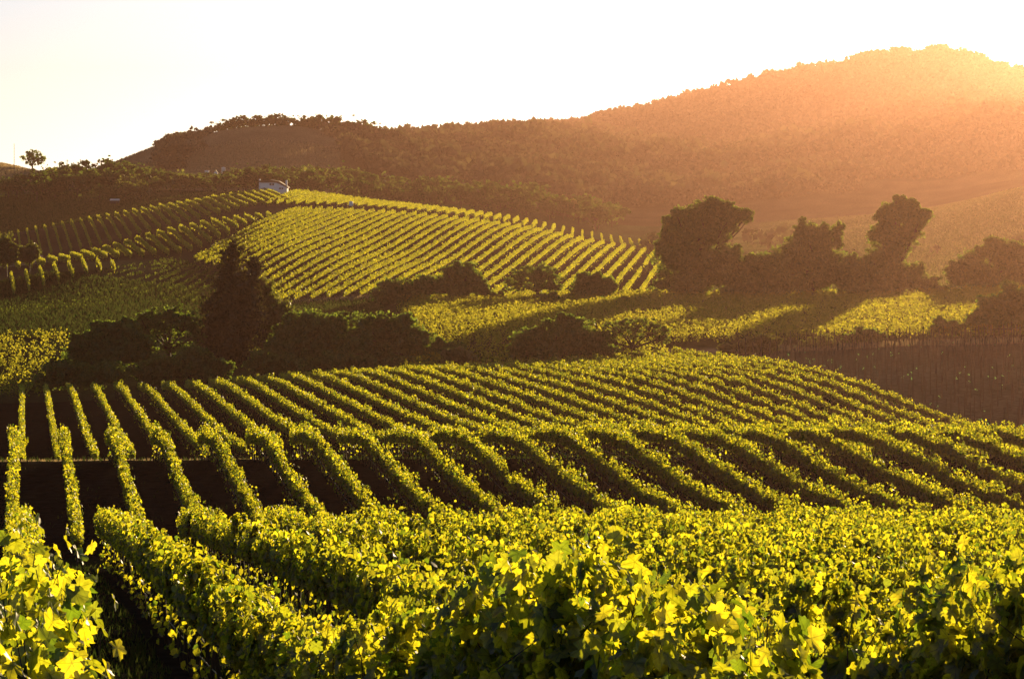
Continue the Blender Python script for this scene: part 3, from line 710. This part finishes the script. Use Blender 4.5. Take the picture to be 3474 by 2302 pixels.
# crest of the brown left hill
crest = [(570, 488, 30), (588, 462, 36), (614, 445, 46), (640, 447, 36), (664, 459, 26), (688, 441, 36), (712, 430, 44), (740, 421, 48), (768, 413, 52), (796, 404, 50), (824, 397, 58), (856, 398, 52), (884, 396, 48), (908, 394, 40), (934, 392, 56), (962, 388, 64), (1012, 403, 46), (1036, 398, 48), (1066, 394, 56), (1100, 390, 64), (1134, 393, 60), (1168, 402, 60), (1202, 408, 60), (1232, 414, 56), (1262, 421, 56), (1292, 433, 48), (1338, 451, 22), (1366, 462, 34), (1396, 468, 36)]
for i, (u, vt, wd) in enumerate(crest):
    Y = float(np.interp(u, [560, 600, 940, 1300, 1400], [1310, 1318, 1300, 1335, 1350]))
    k = Y / F; b = at(u, Y); h = (VH - vt) * k - b[2]
    far_tree(u, Y, max(h, 3.0) / .98, wd * k * 1.25, f'oak on the crest of the brown hill, {ordinal(i + 1)} along the skyline from the left', 'oaks along the crest of the brown hill')
sk = [(1470, 453, 34, 1), (1490, 435, 18, 2.0), (1504, 434, 16, 2.0), (1528, 438, 32, 1), (1550, 438, 28, 1), (1870, 417, 26, 1), (1895, 424, 30, 1), (1998, 383, 26, 1)]
for i, (u, vt, wd, _) in enumerate(sk):
    Y = 2300.0; k = Y / F; b = at(u, Y); h = (VH - vt) * k - b[2]
    far_tree(u, Y, max(h, 4.0), wd * k * 1.25, f'tree rising above the low saddle between the two hills, {ordinal(i + 1)} from the left', 'trees above the saddle between the hills')
# wooded rise behind the fields, tree by tree
def wooded_rise():
    j = 0
    for Y in np.arange(930, 1085, 12.0):
        for x in np.arange(-185, 42, 7.6):
            xx, yy = x + RNG.uniform(-3, 3), Y + RNG.uniform(-5, 5)
            u = UC + F * xx / yy
            if u < -60 or u > 2080: continue
            g = float(H(xx, yy)); _, v = UV(xx, yy, g)
            left = u < 540
            if left and v > 690: continue
            if not left and yy < 972 - (12 if u > 1000 else 0): continue
            if u > 1300 and yy > 1040: continue
            h = RNG.uniform(5.5, 9.5)
            vt = VH - F * (g + h) / yy
            lim = np.interp(u, [-60, 0, 150, 320, 480, 520, 600, 680, 780, 800, 1000, 1100, 1300, 1400, 1700, 1900, 2080], [618, 610, 572, 540, 556, 570, 582, 588, 590, 566, 562, 556, 575, 590, 578, 625, 690])
            if vt < lim:
                h = (VH - lim) * yy / F - g
                if h < 3.5: continue
            if RNG.random() < .28: continue
            br = RNG.random() < (.16 if 400 < u < 720 else .05)
            far_tree(u, yy, h, h * RNG.uniform(.95, 1.35), 'rounded oak crowding the wooded rise at left below the brown hill' if left else ('rounded oak crowding the wooded rise behind the white house' if u < 1350 else 'rounded hazy oak in the wooded band behind the lit hillside'),
                     'oaks of the left wooded rise' if left else ('oaks behind the white house' if u < 1350 else 'oaks of the hazy wooded band'), br)
wooded_rise()
# forest on the far hills, one mass each
def woodland(label, u0, u1, Y0, Y1, sp, hh, test=None, mat=None):
    k = F
    Ys = np.arange(Y0, Y1, sp)
    PX, PY = [], []
    for Y in Ys:
        xs = np.arange((u0 - UC) * Y / F, (u1 - UC) * Y / F, sp)
        PX.append(xs + RNG.uniform(-.5, .5, len(xs)) * sp); PY.append(Y + RNG.uniform(-.5, .5, len(xs)) * sp)
    X = np.concatenate(PX); Yv = np.concatenate(PY)
    U = UC + F * X / Yv
    ok = RNG.random(len(X)) < .1 + 1.15 * vnoise(X / 34, Yv / 34, 77)
    if test is not None: ok &= test(U, Yv)
    X, Yv = X[ok], Yv[ok]; n = len(X); z = H(X, Yv) - .5
    h = RNG.uniform(*hh, n) * (.55 + .9 * vnoise(X / 16, Yv / 16, 78)); w = h * RNG.uniform(.5, .75, n)
    per = 34
    d = unit(RNG.normal(0, 1, (n, per, 3)) + (0, -.25, .35)); r = RNG.uniform(.55, 1.05, (n, per, 1))
    P = np.stack([X, Yv, z + h * .58], -1)[:, None] + d * r * np.stack([w, w, h * .45], -1)[:, None]
    P = P.reshape(-1, 3); m = len(P)
    c = np.array([X.mean(), Yv.mean(), z.mean()])
    V, Q = leaves(P - c, np.repeat(w, per) * RNG.uniform(.4, .75, m), RNG.normal(0, 1, (m, 3)) + (0, -.3, .4), 0)
    tag(obj('woodland', mesh('woodland', V, Q, mat or M_forest_hazed), None, c), label, 'woodland', kind='stuff')
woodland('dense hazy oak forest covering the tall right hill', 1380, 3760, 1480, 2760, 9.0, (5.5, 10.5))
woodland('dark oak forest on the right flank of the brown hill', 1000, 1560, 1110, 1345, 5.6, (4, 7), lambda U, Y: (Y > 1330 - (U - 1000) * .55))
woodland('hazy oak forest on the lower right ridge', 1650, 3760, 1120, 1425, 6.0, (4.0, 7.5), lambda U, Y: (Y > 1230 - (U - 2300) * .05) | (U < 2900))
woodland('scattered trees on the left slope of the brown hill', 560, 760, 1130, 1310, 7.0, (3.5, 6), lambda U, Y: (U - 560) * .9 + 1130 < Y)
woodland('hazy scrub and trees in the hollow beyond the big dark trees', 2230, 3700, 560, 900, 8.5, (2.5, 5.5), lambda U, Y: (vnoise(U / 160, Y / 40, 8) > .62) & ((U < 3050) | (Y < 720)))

# ------------------------------------------------------------------ buildings and small things
M_white = plain_mat('white_render', (.74, .73, .70), (.80, .79, .76), 3)
M_roof = plain_mat('brown_roof', (.07, .045, .035), (.11, .07, .05), 6)
M_dark = plain_mat('dark_glass', (.02, .02, .022), (.03, .03, .032), 3, .3)
M_blue = plain_mat('pale_blue_plastic', (.45, .66, .72), (.52, .72, .78), 3, .5)
M_pink = plain_mat('sunlit_pink', (.55, .28, .2), (.62, .33, .24), 3, .6)  # pink puts the sunlight on a small box into its colour
def bx(name, L, m, parent): 
    V, Q = boxes(L); return obj(name, mesh(name, V, [Q], m), parent)
def prism(name, prof, y0, y1, m, parent):
    """(x,z) outline drawn from y0 to y1"""
    n = len(prof); V = np.array([(x, y0, z) for x, z in prof] + [(x, y1, z) for x, z in prof], float)
    i = np.arange(n); j = (i + 1) % n
    me = bpy.data.meshes.new(name); me.from_pydata(V.tolist(), [], [tuple(range(n)), tuple(range(2 * n - 1, n - 1, -1))] + [(int(a + n), int(b + n), int(b), int(a)) for a, b in zip(i, j)])
    me.materials.append(m); return obj(name, me, parent)
def house():
    b = at(928, 852); b[2] = (VH - 652) * 852 / F
    r = empty('house', b); tag(r, 'white house with brown roof on the skyline above the highest left slope', 'house')
    prism('wall', [(-4.0, -1), (4.0, -1), (4.0, 1.5), (1.0, 2.9), (-4.0, 2.9)], 0, 6, M_white, r)
    prism('roof', [(-4.3, 2.905), (.9, 2.905), (4.4, 1.3), (4.4, 1.5), (1.6, 3.3), (-1.0, 3.75), (-4.3, 3.5)], -.35, 6.4, M_roof, r)
    bx('chimney', [(-4.35, -3.95, -.2, .6, -1, 3.95)], M_white, r)
    bx('chimney', [(3.5, 4.02, 1.2, 2.0, 1.0, 3.6)], M_white, r)
    for x in (-1.2, -.45):
        f = bx('window', [(x, x + .6, -.03, .0, 2.05, 2.6)], M_dark, r)
    bx('window', [(1.7, 2.2, -.03, 0, .9, 1.35), (2.4, 2.9, -.03, 0, .9, 1.35)], M_dark, r)
    for x in (-1.5, -.4):
        an = np.linspace(0, np.pi, 9)
        prism('doorway', [(x - .4, -1), (x + .4, -1)] + [(x + .4 * math.cos(a), .55 + .4 * math.sin(a)) for a in an], -.03, 0, M_dark, r)
    prism('porch_roof', [(-3.9, 1.0), (-2.6, 1.35), (-2.2, 1.0), (-2.6, 1.2)], -1.0, 0, M_roof, r)
house()
def lathe(name, prof, m, parent, n=20):
    an = np.arange(n) * 2 * np.pi / n
    V = np.concatenate([np.stack([r * np.cos(an), r * np.sin(an), np.full(n, z)], 1) for r, z in prof]); Q = []
    for k in range(len(prof) - 1):
        i = np.arange(n) + k * n; j = (np.arange(n) + 1) % n + k * n; Q.append(np.stack([i, j, j + n, i + n], 1))
    return obj(name, mesh(name, V, [np.concatenate(Q)], m, False), parent)
r = empty('water_tank', at(758, 1112)); r.location.z = (VH - 590) * 1112 / F; tag(r, 'tall white water tank among the trees left of the white house', 'tank')
lathe('tank', [(.02, -1), (.78, -1), (.78, 2.3), (.8, 2.32)], M_white, r); lathe('lid', [(.84, 2.32), (.84, 2.4), (.05, 2.75)], M_white, r)
r = empty('shed', at(701, 1112)); r.location.z = (VH - 591) * 1112 / F; tag(r, 'small white flat-roofed shed among the trees, left of the water tank', 'shed')
bx('wall', [(-.75, .75, 0, 2, -1.5, 1.35)], M_white, r); bx('roof', [(-.85, .85, -.1, 2.1, 1.352, 1.5)], M_white, r)
r = empty('shed', at(731, 1108)); r.location.z = (VH - 594) * 1108 / F; tag(r, 'small white gabled shed between the flat-roofed shed and the water tank', 'shed')
prism('wall', [(-.75, -1.5), (.75, -1.5), (.75, .8), (0, 1.75), (-.75, .8)], 0, 2, M_white, r)
prism('roof', [(-.85, .75), (0, 1.8), (.85, .75), (.85, .95), (0, 2.0), (-.85, .95)], -.15, 2.15, M_roof, r)
bx('doorway', [(-.3, .3, -.03, 0, -1, .6)], M_dark, r)
r = empty('shed', at(388, 935)); tag(r, 'pale grey shed roof half hidden in the left wooded rise', 'shed')
bx('wall', [(-1.3, 1.3, 0, 2.5, -1, 1.4)], M_dark, r); prism('roof', [(-1.5, 1.35), (1.5, 1.35), (1.3, 1.9), (-1.3, 1.9)], -.2, 2.7, M_white, r)
r = empty('water_tank', at(1191, 735)); r.location.z += .9; tag(r, 'pale blue plastic tank on a stand on the rise of the lit hillside', 'tank')
lathe('tank', [(.02, .3), (.5, .3), (.52, .9), (.5, 1.35), (.3, 1.5), (.02, 1.52)], M_blue, r)
bx('stand', [(-.45, -.37, -.45, -.37, -1.0, .298), (.37, .45, -.45, -.37, -1.0, .298), (-.45, -.37, .37, .45, -1.0, .298), (.37, .45, .37, .45, -1.0, .298)], M_stake, r)
r = empty('pinkish_box', at(139, 742)); tag(r, 'small sunlit-pink box by the track at far left, shaped as a tank trailer', 'trailer')  # a sunlit box; the tank trailer shape is made up
lathe('tank', [(.02, .45), (.55, .45), (.6, .8), (.55, 1.3), (.02, 1.32)], M_pink, r); bx('chassis', [(-.6, .6, -.5, .5, .3, .448)], M_dark, r)
for s_ in (-.55, .55):
    o = lathe('wheel', [(.02, -.06), (.28, -.06), (.28, .06), (.02, .06)], M_dark, r, 16); o.rotation_euler = (rad(90), 0, rad(90)); o.location = (s_ * 1.15, 0, .28)
def pole(u, Y, vt, arm, label):
    b = at(u, Y); h = (VH - vt) * Y / F - b[2]
    r = empty('utility_pole', b); tag(r, label, 'pole', 'poles on the hills')
    V, Q = tubes([[(0, 0, -.5), (0, 0, h)]], [[.13, .09]], 7); obj('post', mesh('post', V, [Q], M_stake), r)
    if arm: bx('crossarm', [(-arm, arm, -.06, .06, h - .7, h - .52)], M_stake, r)
pole(48, 1120, 487, 0, 'tall bare pole left of the lone oak')
pole(228, 1100, 541, .6, 'pole with crossarm right of the lone oak')
pole(713, 1114, 560, .5, 'pole with crossarm between the white sheds')
pole(471, 1140, 548, .5, 'pole with crossarm below the brown hill slope')
def fence():
    pts = [at(u, 333) for u in (3275, 3320, 3362, 3405, 3450, 3500)]
    b = pts[0]; r = empty('rail_fence', b); tag(r, 'short grey rail fence in front of the big dark bush', 'fence')
    for p in pts:
        q = p - b; bx('post', [(q[0] - .06, q[0] + .06, q[1] - .06, q[1] + .06, q[2] - .3, q[2] + 1.5)], M_stake, r)
    for i in (0, 2, 3):
        a, c = pts[i] - b, pts[i + 1] - b
        for hz in (1.0,):
            V, Q = tubes([np.array([a + (.02, -.1, hz), c + (-.02, -.1, hz + .05)])], [.05], 4); obj('rail', mesh('rail', V, [Q], M_stake), r)
fence()
# stakes in the bare field
def stakes():
    V, Q = tubes([[(0, 0, -.2), (.01, 0, 1.1), (0, .01, 2.15)]], [[.055, .05, .045]], 6)
    me = mesh('stake', V, [Q], M_stake)
    t = (VPN - UC) / F; k = 0
    for j in range(30, 54):
        p = 2.5 * j + .2
        for Y in np.arange(222, 326, 3.2):
            Y = Y + RNG.uniform(-.5, .5); u = VPN + F * p / Y
            if u > 3520 or u < 2490 or k > 298: continue
            x = p + t * Y
            o = obj('stake', me, None, (x, Y, float(H(x, Y))))
            o.rotation_euler = (RNG.normal(0, .025), RNG.normal(0, .025), RNG.uniform(0, 6)); o.scale = (1, 1, RNG.uniform(.85, 1.12)); k += 1
            tag(o, 'thin dark stake standing in the bare soil at right', 'stake', 'stakes of the bare field')
stakes()
def scatter_blades(name, label, cat, u0, u1, Y0, Y1, n, h, mat, test=None, w=.05):
    Y = np.exp(RNG.uniform(math.log(Y0), math.log(Y1), n)); U = RNG.uniform(u0, u1, n); X = (U - UC) * Y / F
    if test is not None:
        ok = test(U, Y, X); Y, X = Y[ok], X[ok]; n = len(Y)
    z = H(X, Y); a = RNG.uniform(0, 6.28, n); hh = h * RNG.uniform(.4, 1.3, n)
    d = np.stack([np.cos(a), np.sin(a), np.zeros(n)], 1) * w * hh[:, None] / h
    lean = RNG.normal(0, .35, (n, 3)) * hh[:, None]; lean[:, 2] = hh
    b = np.stack([X, Y, z - .02], 1); c = b.mean(0); b = b - c
    V = np.stack([b - d, b + d, b + lean * .6 + d * .5, b + lean], 1).reshape(-1, 3)
    tag(obj(name, mesh(name, V, [np.arange(4 * n).reshape(n, 4)], mat), None, c), label, cat, kind='stuff')
def gap_rows(U, Y, X):
    p = (U - 74) * Y / F; q = (p / 2.6) % 1.0
    return (q > .12) & (q < .88)
scatter_blades('grass', 'short weeds and grass on the soil between the near rows', 'grass', -100, 1500, 26, 90, 26000, .16, M_grass, gap_rows, .02)
scatter_blades('grass', 'sparse weeds on the soil between the middle vine rows', 'grass', -100, 3600, 116, 290, 9000, .13, M_grass, lambda U, Y, X: (vnoise(X / 3, Y / 6, 51) > .55) & ((U - 74) * Y / F < 73), .03)
scatter_blades('grass', 'rough green grass on the shaded left slope', 'grass', -100, 1300, 380, 520, 42000, .7, M_grass, lambda U, Y, X: (VH - F * H(X, Y) / Y > 905 + .115 * U) | ((Y < 452) & (U > 600)), .16)
scatter_blades('grass', 'rough grass on the bank behind the rounded field', 'grass', -100, 3500, 160, 200, 12000, .35, M_grass, None, .06)
scatter_blades('dry_grass', 'pale dry grass along the lower edge of the sunlit hillside', 'grass', 880, 1430, 450, 457, 3500, .7, M_dry, None, .12)
scatter_blades('dry_grass', 'pale dry grass strip along the dirt track', 'grass', -100, 900, 160.5, 164, 2500, .22, M_dry, None, .04)
scatter_blades('dry_grass', 'pale dry grass strip at the far side of the bare field', 'grass', 2600, 3560, 322.5, 330, 4000, .35, M_dry, None, .06)
M_meadow_hazed = leaf_mat('meadow_blade_hazed', (.10, .11, .035), (.16, .15, .05), (.09, .095, .025), (.15, .14, .04), .4, 0)  # pale translucent blades added to imitate the haze glow on the slope
scatter_blades('grass', 'hazy golden green grass on the slope behind the big dark trees', 'grass', 2250, 3700, 520, 1000, 60000, .45, M_meadow_hazed, lambda U, Y, X: RNG.random(len(U)) < np.clip((U - 2500) / 900, 0, 1) * (.3 + .9 * vnoise(X / 9, Y / 30, 91)), .22)
scatter_blades('dry_grass', 'tawny dry grass on the open face of the brown hill', 'grass', 300, 1150, 1130, 1315, 60000, .9, M_dry, None, .4)
scatter_blades('dry_grass', 'tawny dry grass on the small hill at far left', 'grass', -200, 330, 1060, 1160, 14000, .7, M_dry, None, .3)
scatter_blades('grass', 'rough green pasture below the left wooded rise', 'grass', -150, 1000, 858, 985, 40000, .7, M_grass, None, .3)
def seedlings():
    n = 240; j = RNG.integers(30, 54, n); Y = RNG.uniform(222, 322, n); t = (VPN - UC) / F; p = 2.5 * j + RNG.normal(0, .1, n); X = p + t * Y
    ok = VPN + F * p / Y < 3520; X, Y = X[ok], Y[ok]; m = len(X)
    P = np.repeat(np.stack([X, Y, H(X, Y) + RNG.uniform(.05, .35, m)], 1), 4, 0) + RNG.normal(0, .07, (4 * m, 3)); c = P.mean(0)
    V, Q = leaves(P - c, np.full(len(P), .12), RNG.normal(0, 1, (len(P), 3)), 0)
    tag(obj('seedling_leaves', mesh('seedling_leaves', V, Q, M_seed), None, c), 'tiny bright green vine seedlings among the stakes', 'seedlings', kind='stuff')
M_seed = leaf_mat('seedling_leaf', (.06, .22, .06), (.08, .3, .09), (.2, .55, .12), (.25, .6, .15), .5, .05)
seedlings()
#<--TREES--
# ------------------------------------------------------------------ haze
def haze():
    m, t, out = new_mat('warm_evening_haze')
    v = t.nodes.new('ShaderNodeVolumePrincipled')
    v.inputs['Color'].default_value = (.205, .117, .088, 1); v.inputs['Density'].default_value = 1.2e-4; v.inputs['Anisotropy'].default_value = .82
    t.links.new(v.outputs[0], out.inputs['Volume'])
    V, Q = boxes([(-2700, 2700, -60, 3700, -30, 150)])
    tag(obj('haze', mesh('haze', V, [Q], m)), 'warm evening haze filling the valley air', 'haze', kind='stuff')
haze()
